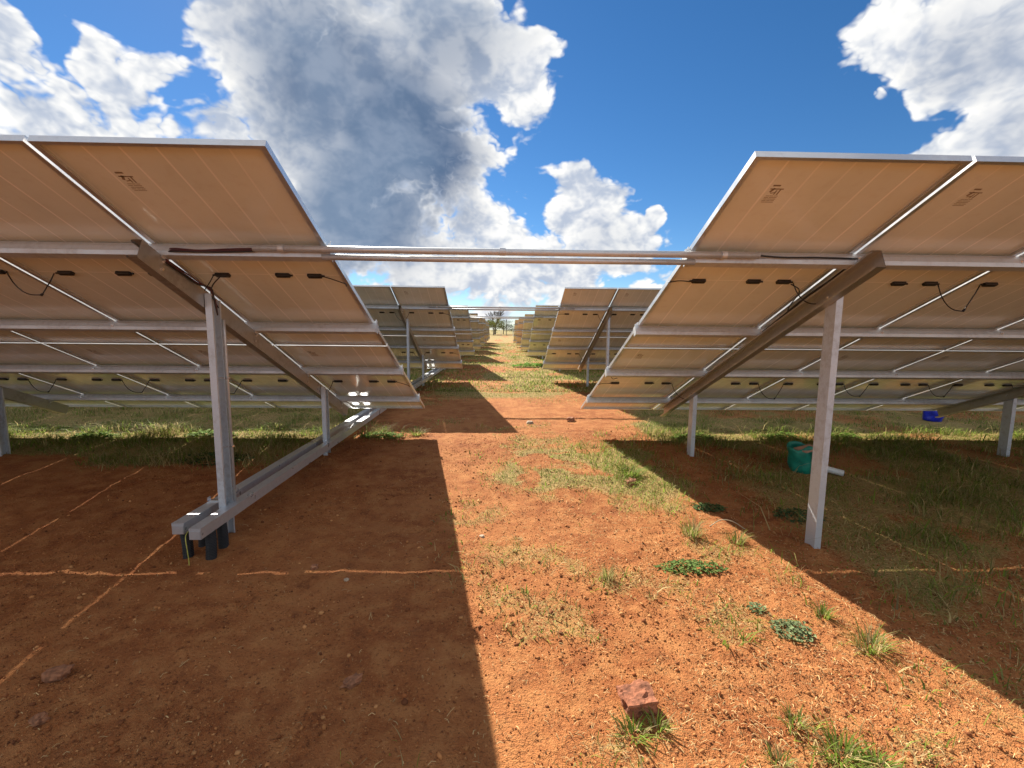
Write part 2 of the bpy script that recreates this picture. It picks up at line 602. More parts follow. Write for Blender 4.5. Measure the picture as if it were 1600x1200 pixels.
# ------------------------------------------------------------------ solar tables
TILT = math.radians(24.23)
CT, ST = math.cos(TILT), math.sin(TILT)
PW, PL, GAP = 1.134, 2.570, 0.023
PITCH_X = 1.154
SLOPE = 2 * PL + GAP
LOW_Z = CAM_Z - 1.233            # height of the low edge of every table
PURLINS = (0.73, 1.93, 3.13, 4.33)
JB_X = (0.232, 0.470, 0.905)     # from the panel's right-hand edge, seen from behind


def frame_m(x, s, n=0.0):
    """local (x to the left, up the slope, out of the sunny side) -> table space"""
    mt = Matrix(((-1, 0, 0), (0, -CT, ST), (0, ST, CT))).to_4x4()
    mt.translation = Vector((x, -s * CT + n * ST, LOW_Z + s * ST + n * CT))
    return mt


def tpoint(x, s, n=0.0):
    return Vector((x, -s * CT + n * ST, LOW_Z + s * ST + n * CT))


# panel laminate (part), frame (sub-part), junction box (sub-part), print (sub-part)
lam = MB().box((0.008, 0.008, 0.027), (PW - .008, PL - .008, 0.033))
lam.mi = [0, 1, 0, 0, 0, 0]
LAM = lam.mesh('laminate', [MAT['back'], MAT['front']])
fr = MB()
for (x0, y0, x1, y1) in ((0, 0, .010, PL), (PW - .010, 0, PW, PL), (.010, 0, PW - .010, .010), (.010, PL - .010, PW - .010, PL)):
    fr.box((x0, y0, 0.0), (x1, y1, 0.0355))
for (x0, y0, x1, y1) in ((.010, .010, .030, PL - .010), (PW - .030, .010, PW - .010, PL - .010), (.030, .010, PW - .030, .022), (.030, PL - .022, PW - .030, PL - .010)):
    fr.box((x0, y0, 0.0003), (x1, y1, 0.0023))
FRAME = fr.mesh('panel_frame', MAT['frame'])
jb = MB().cbox((-.052, -.019, -.0205), (.052, .019, 0.0), .004)
jb.v = [(x, y, -.0205 - z) for (x, y, z) in jb.v]
jb.f = [tuple(reversed(f)) for f in jb.f]
jb.tube([(.05, 0, -.010), (.072, 0, -.010)], .007, 6)
JBOX = jb.mesh('junction_box', MAT['black'])
pr = MB()


def stroke(a, b_, w):
    a, b_ = Vector((*a, 0)), Vector((*b_, 0))
    t = (b_ - a).normalized() * (w / 2)
    q = Vector((-t.y, t.x, 0))
    pr.add([a - t - q, b_ + t - q, b_ + t + q, a - t + q], [(0, 3, 2, 1)])


stroke((.035, .145), (.065, .145), .012)
stroke((.000, .118), (.070, .118), .008)
stroke((.012, .118), (.012, .075), .008)
stroke((.052, .118), (.060, .098), .014)
stroke((.030, .104), (.030, .076), .007)
stroke((.030, .090), (.052, .084), .006)
for i in range(5):
    y = .062 - i * .013
    for x0, x1 in ((.0, .018 + .004 * (i % 3)), (.026, .044 - .003 * (i % 2)), (.050, .066 + .004 * (i % 2))):
        stroke((x0, y), (x1, y), .0042)
PRINT = pr.mesh('print', MAT['ink'])

# hanging lead between two neighbouring panels, in panel space of the left one of the two
gdir = Vector((0, -ST, -CT))


def lead_mesh(seed):
    r = random.Random(seed)
    mb = MB()
    x0 = JB_X[0] - .072                 # plug of this panel's right-hand box, towards the right neighbour
    x1 = -(PITCH_X - PW) - (PW - JB_X[2]) + .072
    y = 1.32
    drop = .19 + r.uniform(-.03, .03)
    P = []
    for t in np.linspace(0, 1, 19):
        s = (1 - (2 * t - 1) ** 2)
        x = x0 + (x1 - x0) * (t + .10 * math.sin(2 * math.pi * t)) + (-.05 * math.sin(math.pi * t) ** 2)
        p = Vector((x, y, .012)) + gdir * (drop * (s ** .8)) + gdir * (.03 * math.sin(3 * math.pi * t) * (1 - t))
        P.append(p)
    mb.tube(P, .0042, 6)
    a, c = P[10], P[13]
    mb.tube([a, a + (c - a) * .1, a + (c - a) * .45, a + (c - a) * .5, a + (c - a) * .9, c], [.005, .0095, .0095, .0075, .0085, .005], 8)
    return mb.mesh('lead', MAT['black'], True)


def end_lead(kind, seed):
    """lead that leaves the outermost box"""
    r = random.Random(seed)
    mb = MB()
    if kind == 'right':
        P = [Vector((JB_X[0] - .07 - .20 * t, 1.32 - .045 * t, .012)) + gdir * (.045 * t * t + .01 * math.sin(3 * t)) for t in np.linspace(0, 1, 8)]
        P = [p if p.x > .012 else Vector((.012, p.y, p.z)) for p in P]
    else:
        P = [Vector((JB_X[2] + .07 + .17 * t, 1.32 + .03 * math.sin(2.5 * t), .012)) + gdir * (.02 * t) for t in np.linspace(0, 1, 8)]
    mb.tube(P, .0042, 6)
    return mb.mesh('lead', MAT['black'], True)


LEADS = [lead_mesh(i) for i in range(4)]
LEAD_R, LEAD_L = end_lead('right', 1), end_lead('left', 2)


def purlin_mesh(length):
    t = .0025
    out = [(0, 0), (.010, -.026), (.010, -.060), (0, -.086), (-.055, -.086), (-.055, -.072)]
    inn = [(-.055 + t, -.072), (-.055 + t, -.086 + t), (-t, -.086 + t), (.010 - t, -.060), (.010 - t, -.026), (-t, -t), (-.055 + t, -t), (-.055 + t, -.014), (-.055, -.014), (-.055, 0)]
    prof = [(s, n - .001) for s, n in out + inn]
    mb = MB().prism(prof, lambda p, u: (u, p[0], p[1]), -.035, length + .035)
    # closed end plates
    for u in (-.036, length + .036):
        mb.box((u - .001, -.056, -.088), (u + .001, .011, -.0005))
    return mb.mesh('purlin', MAT['galv'])


def channel(h, w, lip, t=.003):
    """C profile: web along the first axis at 0, flanges towards +second axis"""
    return [(0, 0), (h, 0), (h, w), (h - lip, w), (h - lip, w - t), (h - t, w - t), (h - t, t), (t, t), (t, w - t), (lip, w - t), (lip, w), (0, w)]


def table(x_edge, side, y_low, cols, name_label, detail=2, rafters=None, seed=0, tall=-3.52):
    """one table: its aisle edge at x_edge, running to the left (side=-1) or to the right (side=1)"""
    r = random.Random(seed)
    width = cols * PITCH_X - (PITCH_X - PW)
    root = link('solar_panel_table', None)
    root.location = (x_edge, y_low, 0)
    root.empty_display_size = .3
    if y_low > 10:
        root.location.z = r.uniform(-.03, .03)
        root.rotation_euler = (r.uniform(-.006, .006), r.uniform(-.003, .003), r.uniform(-.004, .004))
    tag(root, name_label, 'solar table', 'tables of tilted solar panels')
    right0 = 0.0 if side < 0 else width                      # x of the table's right-hand edge
    for c in range(cols):
        xr = right0 - c * PITCH_X if side < 0 else PW + c * PITCH_X
        for row in (0, 1):
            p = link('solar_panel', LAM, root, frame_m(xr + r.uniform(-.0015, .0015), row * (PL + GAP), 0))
            link('frame', FRAME, p)
            if detail >= 1:
                for q, jx in enumerate(JB_X):
                    j = link('junction_box', JBOX, p)
                    j.location = (jx + r.uniform(-.008, .008), 1.32 + r.uniform(-.004, .004), .027)
                    if q == 2:
                        j.rotation_euler = (0, 0, 0)
                    else:
                        j.rotation_euler = (0, 0, math.pi)
            if detail >= 2:
                pn = link('print', PRINT, p)
                pn.location = (PW - .30, PL - .375, .0262)
                first = (c == 0) if side < 0 else (c == cols - 1)
                last = (c == cols - 1) if side < 0 else (c == 0)
                if not first:
                    link('lead', r.choice(LEADS), p)
                else:
                    link('lead', LEAD_R, p)
                if last:
                    link('lead', LEAD_L, p)
    key = 'purlin_%d' % cols
    if key not in PCACHE:
        PCACHE[key] = purlin_mesh(width)
    for i, s in enumerate(PURLINS):
        pu = link('purlin', PCACHE[key], root, frame_m(right0, s, 0))
        if detail >= 2:
            for c in range(cols + 1):
                if c in (0, cols):
                    e = link('end_clamp', CLAMP, pu)
                    e.location = (-.018 if c == 0 else width + .018, -.02, 0)
                else:
                    e = link('bolt', BOLT, pu)
                    e.location = (c * PITCH_X - .01, .011, -.052)
    if rafters is None:
        rafters = [1.05 + 3.98 * i for i in range(int((width - 1.2) / 3.98) + 1)]
    for xr in rafters:
        x = side * xr
        # rafter: channel open to the right, under the purlins
        prof = channel(.125, .066, .014)
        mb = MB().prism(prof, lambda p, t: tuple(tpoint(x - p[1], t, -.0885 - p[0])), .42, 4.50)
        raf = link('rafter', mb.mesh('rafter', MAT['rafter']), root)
        if detail >= 2:
            for s in PURLINS + (3.72, 3.80, 1.55, 1.63):
                for dn in (.03, .085):
                    a0, a1 = tpoint(x + .0005, s - .03, -.0885 - dn), tpoint(x + .012, s - .03, -.0885 - dn)
                    link('bolt', MB().tube([a0, a1], .011, 6).mesh('bolt', MAT['bolt']), raf)
        if detail >= 2:
            for s in PURLINS:                                   # cleats that hold the purlins
                mb = MB()
                c0 = [tpoint(x + .002, s - .062, -.105), tpoint(x + .002, s + .004, -.105), tpoint(x + .002, s + .004, -.02), tpoint(x + .002, s - .062, -.02)]
                c1 = [p + Vector((.004, 0, 0)) for p in c0]
                mb.add(c0 + c1, [(0, 1, 2, 3), (7, 6, 5, 4), (0, 4, 5, 1), (1, 5, 6, 2), (2, 6, 7, 3), (3, 7, 4, 0)])
                link('cleat', mb.mesh('cleat', MAT['galv']), root)
        for yy, d_top in ((tall, .115), (-1.37, .115)):
            base = gz(x_edge + x, y_low + yy) - .25
            s = -yy / CT
            top = LOW_Z + s * ST - d_top / CT
            pp = channel(.112, .050, .016, .0035)
            mb = MB()
            n = len(pp)
            # upright with its head cut to the slope of the rafter
            lo = [(x + .004 + p[1], yy - .056 + p[0], base) for p in pp]
            hi = [(x + .004 + p[1], yy - .056 + p[0], top - (p[0] - .056) * ST / CT) for p in pp]
            mb.add(lo + hi, [(i, (i + 1) % n, n + (i + 1) % n, n + i) for i in range(n)])
            mb.add(hi, [tuple(range(n))])
            po = link('post', mb.mesh('post', MAT['post']), root)
            if detail >= 2:
                for dz in (.05, .11):
                    bm_ = MB().tube([(x - .012, yy + .02, top - dz), (x + .004, yy + .02, top - dz)], .011, 6)
                    bm_.tube([(x + .0075, yy - .03, top - dz + .015), (x + .022, yy - .03, top - dz + .015)], .011, 6)
                    link('bolt', bm_.mesh('bolt', MAT['bolt']), po)
    return root


PCACHE = {}
BOLT = MB().tube([(0, -.004, 0), (0, .006, 0)], .013, 8).tube([(0, .004, 0), (0, .016, 0)], .0075, 6).mesh('bolt', MAT['bolt'])
CLAMP = MB().box((-.011, -.022, -.001), (.011, .022, .003)).box((-.011, -.022, .003), (-.005, .022, .036)).box((-.004, -.012, .003), (.011, .012, .024)).mesh('end_clamp', MAT['frame'])

ROW0, ROW_STEP = 7.11, 7.50
words = ['nearest', 'second', 'third', 'fourth', 'fifth', 'sixth', 'seventh', 'eighth']
tables = {}
for i in range(8):
    det = 2 if i < 2 else (1 if i < 3 else 0)
    cols = 13 if i < 2 else (7 if i < 4 else 5)
    lab = 'tilted solar table left of the aisle, %s from the camera' % words[i] if i else 'large tilted solar table at left, nearest, with cable trunking below its posts'
    tables['L%d' % i] = table(-1.152 - .006 * i, -1, ROW0 + ROW_STEP * i, cols, lab, det, seed=10 + i)
    if i < 6:
        lab = 'tilted solar table right of the aisle, %s from the camera' % words[i] if i else 'large tilted solar table at right, nearest, with a single bare post in front'
        tables['R%d' % i] = table(1.298 + (.09 if i else 0), 1, ROW0 + .005 + ROW_STEP * i, cols, lab, det,
                                  rafters=[1.17 + 4.20 * j for j in range(3)] if i < 2 else None, seed=40 + i, tall=-3.72)


# ------------------------------------------------------------------ conduits across the aisle
def conduit(x0, x1, y, z, r, label, rings=()):
    o = link('conduit_pipe', None)
    o.location = (x0, y, z)
    L = x1 - x0
    mb = MB().tube([(0, 0, 0), (L * .33, 0, -.003), (L * .66, 0, -.003), (L, 0, 0)], r, 14)
    link('pipe', mb.mesh('pipe', MAT['galv'], True), o)
    for q in rings:
        mb = MB().tube([(q - x0 - .018, 0, -.001), (q - x0 + .018, 0, -.001)], r + .004, 14)
        link('coupling', mb.mesh('coupling', MAT['galv']), o)
    tag(o, label, 'pipe', 'conduit pipes bridging the aisle')
    return o


for i, w in enumerate(['nearest', 'second', 'third']):
    dy = ROW_STEP * i
    conduit(-1.60, 1.74, 3.108 + dy, 2.214, .0225, 'upper of two grey pipes over the aisle, %s pair' % w, (-1.42, .02, 1.50))
    conduit(-1.168, 1.315 + (.09 if i else 0), 3.128 + dy, 2.166, .0195, 'lower of two grey pipes over the aisle, %s pair' % w, ())

# ------------------------------------------------------------------ cables at the heads of the near posts
TL, TR = tables['L0'], tables['R0']
lx = -1.05


def smooth_path(pts, n=6):
    """Catmull-Rom through the points"""
    P = [Vector(p) for p in pts]
    P = [P[0] * 2 - P[1]] + P + [P[-1] * 2 - P[-2]]
    out = []
    for i in range(1, len(P) - 2):
        for t in np.linspace(0, 1, n, endpoint=False):
            a, b_, c, d = P[i - 1:i + 3]
            out.append(.5 * ((2 * b_) + (c - a) * t + (2 * a - 5 * b_ + 4 * c - d) * t * t + (3 * b_ - a - 3 * c + d) * t ** 3))
    out.append(P[-2])
    return out


def table_cable(tab, pts, r, mat, name='cable'):
    link(name, MB().tube(smooth_path(pts), r, 6).mesh(name, mat, True), tab)


for j, (dn, mt) in enumerate(((0, MAT['red_cable']), (.012, MAT['red_cable']), (.022, MAT['black']))):
    table_cable(TL, [tpoint(-.44, 4.355, -.045 - dn), tpoint(-.62, 4.352, -.050 - dn), tpoint(-.80, 4.352, -.062 - dn * .6), tpoint(lx + .10, 4.35, -.050 - dn),
                     tpoint(lx + .03, 4.33, -.040 - dn)], .0048, mt)
    table_cable(TL, [tpoint(lx + .012, 4.30, -.10 - dn), tpoint(lx + .012, 4.12, -.085 - dn), tpoint(lx + .02, 3.98, -.08 - dn), tpoint(lx + .06 + dn, 3.92, -.10),
                     tpoint(lx + .085, 3.86, -.16 - dn), tpoint(lx + .088, 3.80, -.26)], .0048, mt)
table_cable(TL, [tpoint(-.93, 3.905, .01), tpoint(-.99, 3.88, -.05), tpoint(-1.0, 3.86, -.12), tpoint(-.965, 3.80, -.2)], .0045, MAT['black'])
table_cable(TR, [tpoint(.44, 4.356, -.042), tpoint(.62, 4.356, -.055), tpoint(.85, 4.35, -.048), tpoint(1.15, 4.345, -.05)], .006, MAT['black'])
for dn in (0, .014):
    table_cable(TR, [tpoint(1.125 - dn, 4.33, -.07), tpoint(1.118 - dn, 4.1, -.078), tpoint(1.114 - dn, 3.85, -.07), tpoint(1.116 - dn, 3.55, -.08), tpoint(1.05+.064, 3.2, -.082)], .0055, MAT['black'])
table_cable(TR, [tpoint(.965, 3.90, .01), tpoint(1.05+.0, 3.86, -.03), tpoint(1.05+.03, 3.68, -.06), tpoint(1.05+.055, 3.60, -.075)], .0042, MAT['black'])
table_cable(TR, [tpoint(1.36, 3.90, .01), tpoint(1.25, 3.87, -.03), tpoint(1.17, 3.72, -.07), tpoint(1.05+.066, 3.62, -.075)], .0042, MAT['black'])
table_cable(TR, [tpoint(.02, 1.925, -.03), tpoint(.05, 1.86, -.10), tpoint(.12, 1.84, -.085)], .004, MAT['black'])
# thin conduit clipped to the left post
py = -3.52
mb = MB().tube([(lx + .066, py + .060, .24), (lx + .066, py + .060, 1.62), (lx + .066, py + .058, 1.76)], .011, 8)
link('post_conduit', mb.mesh('post_conduit', MAT['galv'], True), TL)
for z in (.75, 1.30):
    mb = MB().box((lx + .008, py + .044, z), (lx + .080, py + .074, z + .012))
    link('strap', mb.mesh('strap', MAT['bolt']), TL)

# ------------------------------------------------------------------ cable trunking beside the left posts
TZ0, TZ1 = .215, .297


def trunking(x0, x1, y0, label):
    o = link('cable_trunking', None)
    o.location = ((x0 + x1) / 2, y0, TZ0)
    w = (x1 - x0) / 2
    y = 0.0
    lens = [1.05] + [3.0] * 7
    for q, L in enumerate(lens):
        rise = .065 * float(smoothstep(3.2, 6.2, y0 + y + L / 2)) * 0
        mb = MB()
        t = .002
        mb.box((-w, y, 0), (w, y + L - .003, TZ1 - TZ0 - .004))
        mb.box((-w - t, y + .001, TZ1 - TZ0 - .016), (w + t, y + L - .004, TZ1 - TZ0))
        s = link('trunking_length', mb.mesh('trunking_length', MAT['trunk']), o)
        y += L
    mb = MB().box((-w + .004, -.004, .004), (w - .004, -.0005, TZ1 - TZ0 - .018))
    link('end_cap', mb.mesh('end_cap', MAT['trunk']), o)
    tag(o, label, 'trunking', 'twin cable trunkings')
    return o


trunking(-2.165, -2.085, 3.13, 'right-hand grey steel cable trunking running back from corrugated pipes')
trunking(-2.345, -2.262, 3.22, 'left-hand grey steel cable trunking running back behind the tall post')
mb = MB().box((-.055, -.02, 0), (.055, .02, .006)).box((-.055, -.02, .006), (-.050, .02, .03))
o = link('trunking_bracket', mb.mesh('trunking_bracket', MAT['bolt']))
o.location = (-2.30, 3.66, TZ1 + .002)
tag(o, 'small bright bracket on the left trunking beside the tall post', 'bracket')

mt_pipe = plain('corrugated_plastic', (0.012, 0.012, 0.013), 0.62)


def corrugated(x, y, top, lean, label):
    z0 = gz(x, y) - .06
    P, R_ = [], []
    n = 44
    for i in range(n):
        t = i / (n - 1)
        P.append((lean * t, .012 * math.sin(3 * t), t * (top - z0)))
        R_.append(.037 if i % 2 else .0325)
    mb = MB().tube(P, R_, 14)
    o = link('corrugated_pipe', mb.mesh('corrugated_pipe', mt_pipe, False))
    o.location = (x, y, z0)
    tag(o, label, 'pipe', 'black corrugated pipes under the trunking')


corrugated(-2.30, 3.30, .216, -.012, 'black corrugated pipe under the left trunking, nearest its end')
corrugated(-2.30, 3.47, .216, .006, 'black corrugated pipe under the left trunking, second from its end')
corrugated(-2.12, 3.27, .216, .010, 'black corrugated pipe under the right trunking, nearest its end')
corrugated(-2.12, 3.43, .216, -.006, 'black corrugated pipe under the right trunking, second from its end')
mt_earth = plain('earth_wire', (0.42, 0.40, 0.08), 0.5)
mb = MB().tube(smooth_path([(0, .10, .235), (0, .0, .215), (.025, -.035, .12), (.028, -.03, .04), (.02, -.02, -.04)]), .0035, 6)
o = link('earth_wire', mb.mesh('earth_wire', mt_earth, True))
o.location = (-2.235, 3.20, gz(-2.22, 3.18))
tag(o, 'thin yellow-green wire dropping from the trunking end to the soil', 'wire')

# ------------------------------------------------------------------ loose things on the ground
def rough_block(name, loc, size, rotz, mat, label, cat, seed, sub=4, chip=.12, group=None, tilt=(0, 0), sink=.0):
    """a broken stone or brick: subdivided box, rounded and chipped"""
    import bmesh
    from mathutils import noise as mn
    bm = bmesh.new()
    bmesh.ops.create_cube(bm, size=1.0)
    bmesh.ops.subdivide_edges(bm, edges=bm.edges[:], cuts=sub, use_grid_fill=True)
    for v in bm.verts:
        p = v.co.copy()
        q = p.normalized() * .62
        p = p.lerp(q, .16 if chip < .2 else .55)
        nn = mn.noise(p * 2.3 + Vector((seed, 0, 0))) * chip + mn.noise(p * 6.0 + Vector((0, seed, 0))) * chip * .55
        p += p.normalized() * nn
        v.co = Vector((p.x * size[0], p.y * size[1], p.z * size[2]))
    me = bpy.data.meshes.new(name)
    bm.to_mesh(me)
    bm.free()
    me.materials.append(mat)
    o = link(name, me)
    o.location = (loc[0], loc[1], gz(*loc) + size[2] * .45 - sink)
    o.rotation_euler = (tilt[0], tilt[1], rotz)
    tag(o, label, cat, group)
    return o


mt_brick = plain('weathered_brick', (0.27, 0.098, 0.048), 0.95, .45, 22.0, bump_d=.012)
mt_stone = plain('soil_stone', (0.27, 0.115, 0.055), 0.95, .35, 40.0, bump_d=.004)
mt_pale = plain('pale_stone', (0.42, 0.32, 0.22), 0.9, .2, 40.0)
rough_block('broken_brick', (.640, 1.885), (.140, .115, .092), .12, mt_brick, 'broken red brick standing on sunlit soil behind a grass tuft', 'brick', 3, 10, .16, tilt=(.10, -.05), sink=.012)
for (x, y, sx, sy, sz, rz, mt, lab) in (
        (1.45, 4.80, .11, .08, .075, .5, mt_stone, 'pointed red stone at the edge of the aisle grass patch'),
        (-.69, 2.03, .085, .05, .035, .9, mt_stone, 'flat tan clod lying alone in the left shade'),
        (-2.13, 2.10, .085, .07, .05, .2, mt_stone, 'brown stone in the shade near the left picture edge'),
        (-1.95, 1.83, .05, .045, .035, 1.2, mt_stone, 'small brown stone in the lower left shade'),
        (-1.02, 2.95, .028, .024, .016, .4, mt_pale, 'small pale stone in the shade left of the shadow edge'),
        (-.13, 3.62, .036, .03, .02, 2.1, mt_pale, 'small pale stone in sunlight right of the left shadow edge'),
        (.55, 7.9, .10, .07, .05, .3, mt_pale, 'pale stone on the red soil between the nearest tables'),
        (1.30, 8.1, .16, .10, .08, 1.0, mt_stone, 'dark red stone on the soil beside the right low edge'),
        (-1.30, 3.12, .05, .04, .03, 1.7, mt_stone, 'small red clod near the light streak in left shade')):
    rough_block('stone', (x, y), (sx, sy, sz), rz, mt, lab, 'stone', x * 7, 3, .30, 'loose stones on the soil', sink=sz * .12)


def crumpled(name, loc, size, mats, label, cat, seed, open_top=True, tilt=(0, 0, 0)):
    """plastic sack standing half collapsed: rings of folds, an open crumpled mouth"""
    from mathutils import noise as mn
    mb = MB()
    nr, ns = 12, 28
    V = []
    for i in range(nr):
        t = i / (nr - 1)
        rad = (.75 + .30 * t - .15 * t * t)
        for j in range(ns):
            a = 2 * math.pi * j / ns
            f = 1 + .16 * mn.noise(Vector((math.cos(a) * 1.6, math.sin(a) * 1.6, t * 2.2 + seed))) + .08 * mn.noise(Vector((math.cos(a) * 5, math.sin(a) * 5, t * 5 + seed)))
            z = t * (1 + .22 * mn.noise(Vector((math.cos(a) * 1.3, math.sin(a) * 1.3, seed + 4))) * t)
            V.append((math.cos(a) * rad * f * size[0], math.sin(a) * rad * f * size[1], z * size[2]))
    F, MI = [], []
    for i in range(nr - 1):
        for j in range(ns):
            q = (j + 1) % ns
            F.append((i * ns + j, i * ns + q, (i + 1) * ns + q, (i + 1) * ns + j))
    F.append(tuple(range(ns - 1, -1, -1)))
    mb.add(V, F)
    # inner skin so the mouth has thickness and a bottom
    V2 = [(x * .93, y * .93, z * .99 - .002) for (x, y, z) in V[3 * ns:]]
    F2 = [(i * ns + q2, i * ns + j, (i + 1) * ns + j, (i + 1) * ns + q2) for i in range(nr - 4) for j in range(ns) for q2 in [(j + 1) % ns]]
    F2.append(tuple(range(ns)))
    mb.add(V2, F2)
    top = [(nr - 1) * ns + j for j in range(ns)]
    base = len(V) + (nr - 4) * ns
    mb.f += [(top[j], top[(j + 1) % ns], base + (j + 1) % ns, base + j) for j in range(ns)]
    mb.mi += [0] * ns
    o = link(name, None)
    o.location = (loc[0], loc[1], gz(*loc) - .01)
    o.rotation_euler = tilt
    link('sack_body', mb.mesh('sack_body', mats[0], True), o)
    tag(o, label, cat)
    return o


mt_teal = plain('teal_plastic', (0.010, 0.21, 0.145), 0.38, .3, 9.0)
mt_blue = plain('blue_plastic', (0.008, 0.022, 0.42), 0.35, .3, 9.0)
mt_card = plain('torn_card', (0.42, 0.24, 0.16), 0.85, .2, 20.0)
mt_white = plain('white_plastic', (0.62, 0.62, 0.60), 0.45, .1, 20.0)
sack = crumpled('teal_sack', (3.66, 5.25), (.19, .17, .32), [mt_teal], 'teal plastic sack holding torn brown card behind the right post', 'sack', 2, tilt=(0, -.12, .3))
mb = MB().add([(-.16, -.02, .18), (-.10, -.17, .10), (-.03, -.20, .12), (.01, -.18, .28), (.10, -.14, .30), (.10, -.02, .37), (-.12, .0, .37)],
              [(0, 1, 2, 3), (0, 3, 4, 5, 6)])
mb2 = MB().add([(x - .01, y - .03, z) for (x, y, z) in ((-.05, -.155, .30), (-.02, -.165, .08), (.05, -.16, .10), (.09, -.15, .28))], [(0, 1, 2, 3)])
mb2.add([(x - .01, y - .034, z) for (x, y, z) in ((-.05, -.155, .30), (-.02, -.165, .08), (.05, -.16, .10), (.09, -.15, .28))], [(3, 2, 1, 0)])
mb2.box((-.12, -.15, .29), (.12, .02, .31))
link('card_piece', mb2.mesh('card_piece', mt_card), sack)
o = link('white_tube', MB().tube([(0, 0, 0), (.13, -.07, -.035), (.26, -.14, -.06)], [.034, .036, .036], 14).mesh('white_tube', mt_white, True))
o.location = (3.72, 5.16, gz(3.8, 5.1) + .105)
tag(o, 'short white plastic tube leaning on the ground behind the right post', 'tube')
crumpled('blue_bag', (8.12, 8.22), (.20, .16, .27), [mt_blue], 'bright blue crumpled plastic bag in shaded grass at far right', 'bag', 5, tilt=(.05, .1, 0))


# ------------------------------------------------------------------ plants
def leaf_material(name, trans=.35, rough=.6):
    m, k, b = material(name)
    at = k.node('ShaderNodeAttribute', attribute_name='tint')
    k.put(b.inputs['Base Color'], at.outputs['Color'])
    b.inputs['Roughness'].default_value = rough
    b.inputs['Specular IOR Level'].default_value = .10
    tr = k.node('ShaderNodeBsdfTranslucent')
    k.put(tr.inputs['Color'], at.outputs['Color'])
    mx = k.node('ShaderNodeMixShader')
    mx.inputs[0].default_value = trans
    k.l.new(b.outputs[0], mx.inputs[1])
    k.l.new(tr.outputs[0], mx.inputs[2])
    out = [n for n in k.n if n.type == 'OUTPUT_MATERIAL'][0]
    k.l.new(mx.outputs[0], out.inputs['Surface'])
    return m


MAT['grass'] = leaf_material('grass_blades', .5)
MAT['leaf'] = leaf_material('weed_leaves', .30, .8)
m, k, b = material('tinted_soil_bits')
at = k.node('ShaderNodeAttribute', attribute_name='tint')
k.put(b.inputs['Base Color'], at.outputs['Color'])
b.inputs['Roughness'].default_value = .95
b.inputs['Specular IOR Level'].default_value = .15
MAT['bits'] = m


def blade_arrays(x, y, z, h, w, ang, lean, bend, col):
    """blades as three-triangle strips. ang: heading, lean: tangent of the lean, bend: extra lean of the tip"""
    n = len(x)
    dx, dy = np.cos(ang), np.sin(ang)
    sx, sy = -dy * w * .5, dx * w * .5
    V = np.zeros((n, 5, 3))
    V[:, 0] = np.stack([x - sx, y - sy, z], 1)
    V[:, 1] = np.stack([x + sx, y + sy, z], 1)
    m1 = np.stack([x + dx * h * lean * .5, y + dy * h * lean * .5, z + h * .58], 1)
    s1 = np.stack([sx * .8, sy * .8, 0 * sx], 1)
    V[:, 2] = m1 - s1
    V[:, 3] = m1 + s1
    V[:, 4] = np.stack([x + dx * h * (lean + bend), y + dy * h * (lean + bend), z + h * (1 - .35 * bend)], 1)
    F = np.array([[0, 1, 3], [0, 3, 2], [2, 3, 4]])
    F = (np.arange(n)[:, None, None] * 5 + F[None]).reshape(-1, 3)
    C = np.repeat(np.concatenate([col, np.ones((n, 1))], 1)[:, None, :], 5, 1)
    return V.reshape(-1, 3), F, C.reshape(-1, 4)


GREEN = np.array([0.120, 0.170, 0.035])
LIME = np.array([0.235, 0.335, 0.050])
STRAW = np.array([0.520, 0.410, 0.190])
PALE = np.array([0.330, 0.310, 0.120])


def grass_colors(n, dry, lush):
    """dry, lush in 0..1 per blade"""
    t = RNG.random(n)[:, None]
    c = GREEN * (1 - t) + PALE * t
    d = (RNG.random(n) < dry)[:, None]
    c = np.where(d, STRAW * RNG.uniform(.6, 1.15, (n, 1)), c)
    g = ((RNG.random(n) < lush) & ~d[:, 0])[:, None]
    c = np.where(g, LIME * RNG.uniform(.6, 1.1, (n, 1)), c)
    return c * RNG.uniform(.75, 1.2, (n, 1))


parts = []
# near field
n = 400000
x = RNG.uniform(-9.5, 10.0, n)
y = RNG.uniform(1.0, 12.5, n)
cov = grass_cover(x, y)
clump = smoothstep(.36, .58, fbm(x * 3.4, y * 3.4, 3, 77))
clump = np.where(np.abs(x - .4) < 1.75, 1.0, np.where(x > 0, .45, .50) + .95 * clump)
keep = RNG.random(n) < clump * cov * np.where(np.abs(x) < 2.1, .85, .75) * np.where((y > 6.2) & (y < 7.5), 1.3, np.clip(8.0 / np.hypot(x, y), .35, 1)) * (np.hypot(x - 7.95, y - 7.95) > .5)
x, y, cov = x[keep], y[keep], cov[keep]
z = ground_z(x, y) - .004
n = len(x)
tuft = fbm(x * 2.2, y * 2.2, 3, 71)
aisle = (np.abs(x - .4) < 1.75) & (y < 9.5)
leftside = (x < -2.1) & (y < 10)
rightside = (x > 2.1) & (y < 10)
h = np.full(n, .05) * RNG.uniform(.5, 1.5, n)
h = np.where(aisle, RNG.uniform(.015, .055, n) * (.5 + 1.2 * tuft) * (1 + .5 * (x > 1.1)), h)
tall_ = smoothstep(.30, .72, tuft)
h = np.where(leftside, RNG.uniform(.03, .15, n) * (.35 + 1.5 * tall_), h)
h = np.where(rightside, RNG.uniform(.02, .12, n) * (.3 + 1.4 * tall_), h)
h = np.where(rightside & (y > 3.0) & (RNG.random(n) < .02), RNG.uniform(.15, .28, n), h)
h = np.where((x > 1.6) & (y < 2.6), h * .55, h)
h = np.where((y > 7.3) & ~aisle, h * .6, h)
strip = (y > 6.3) & (y <= 7.3) & ~aisle
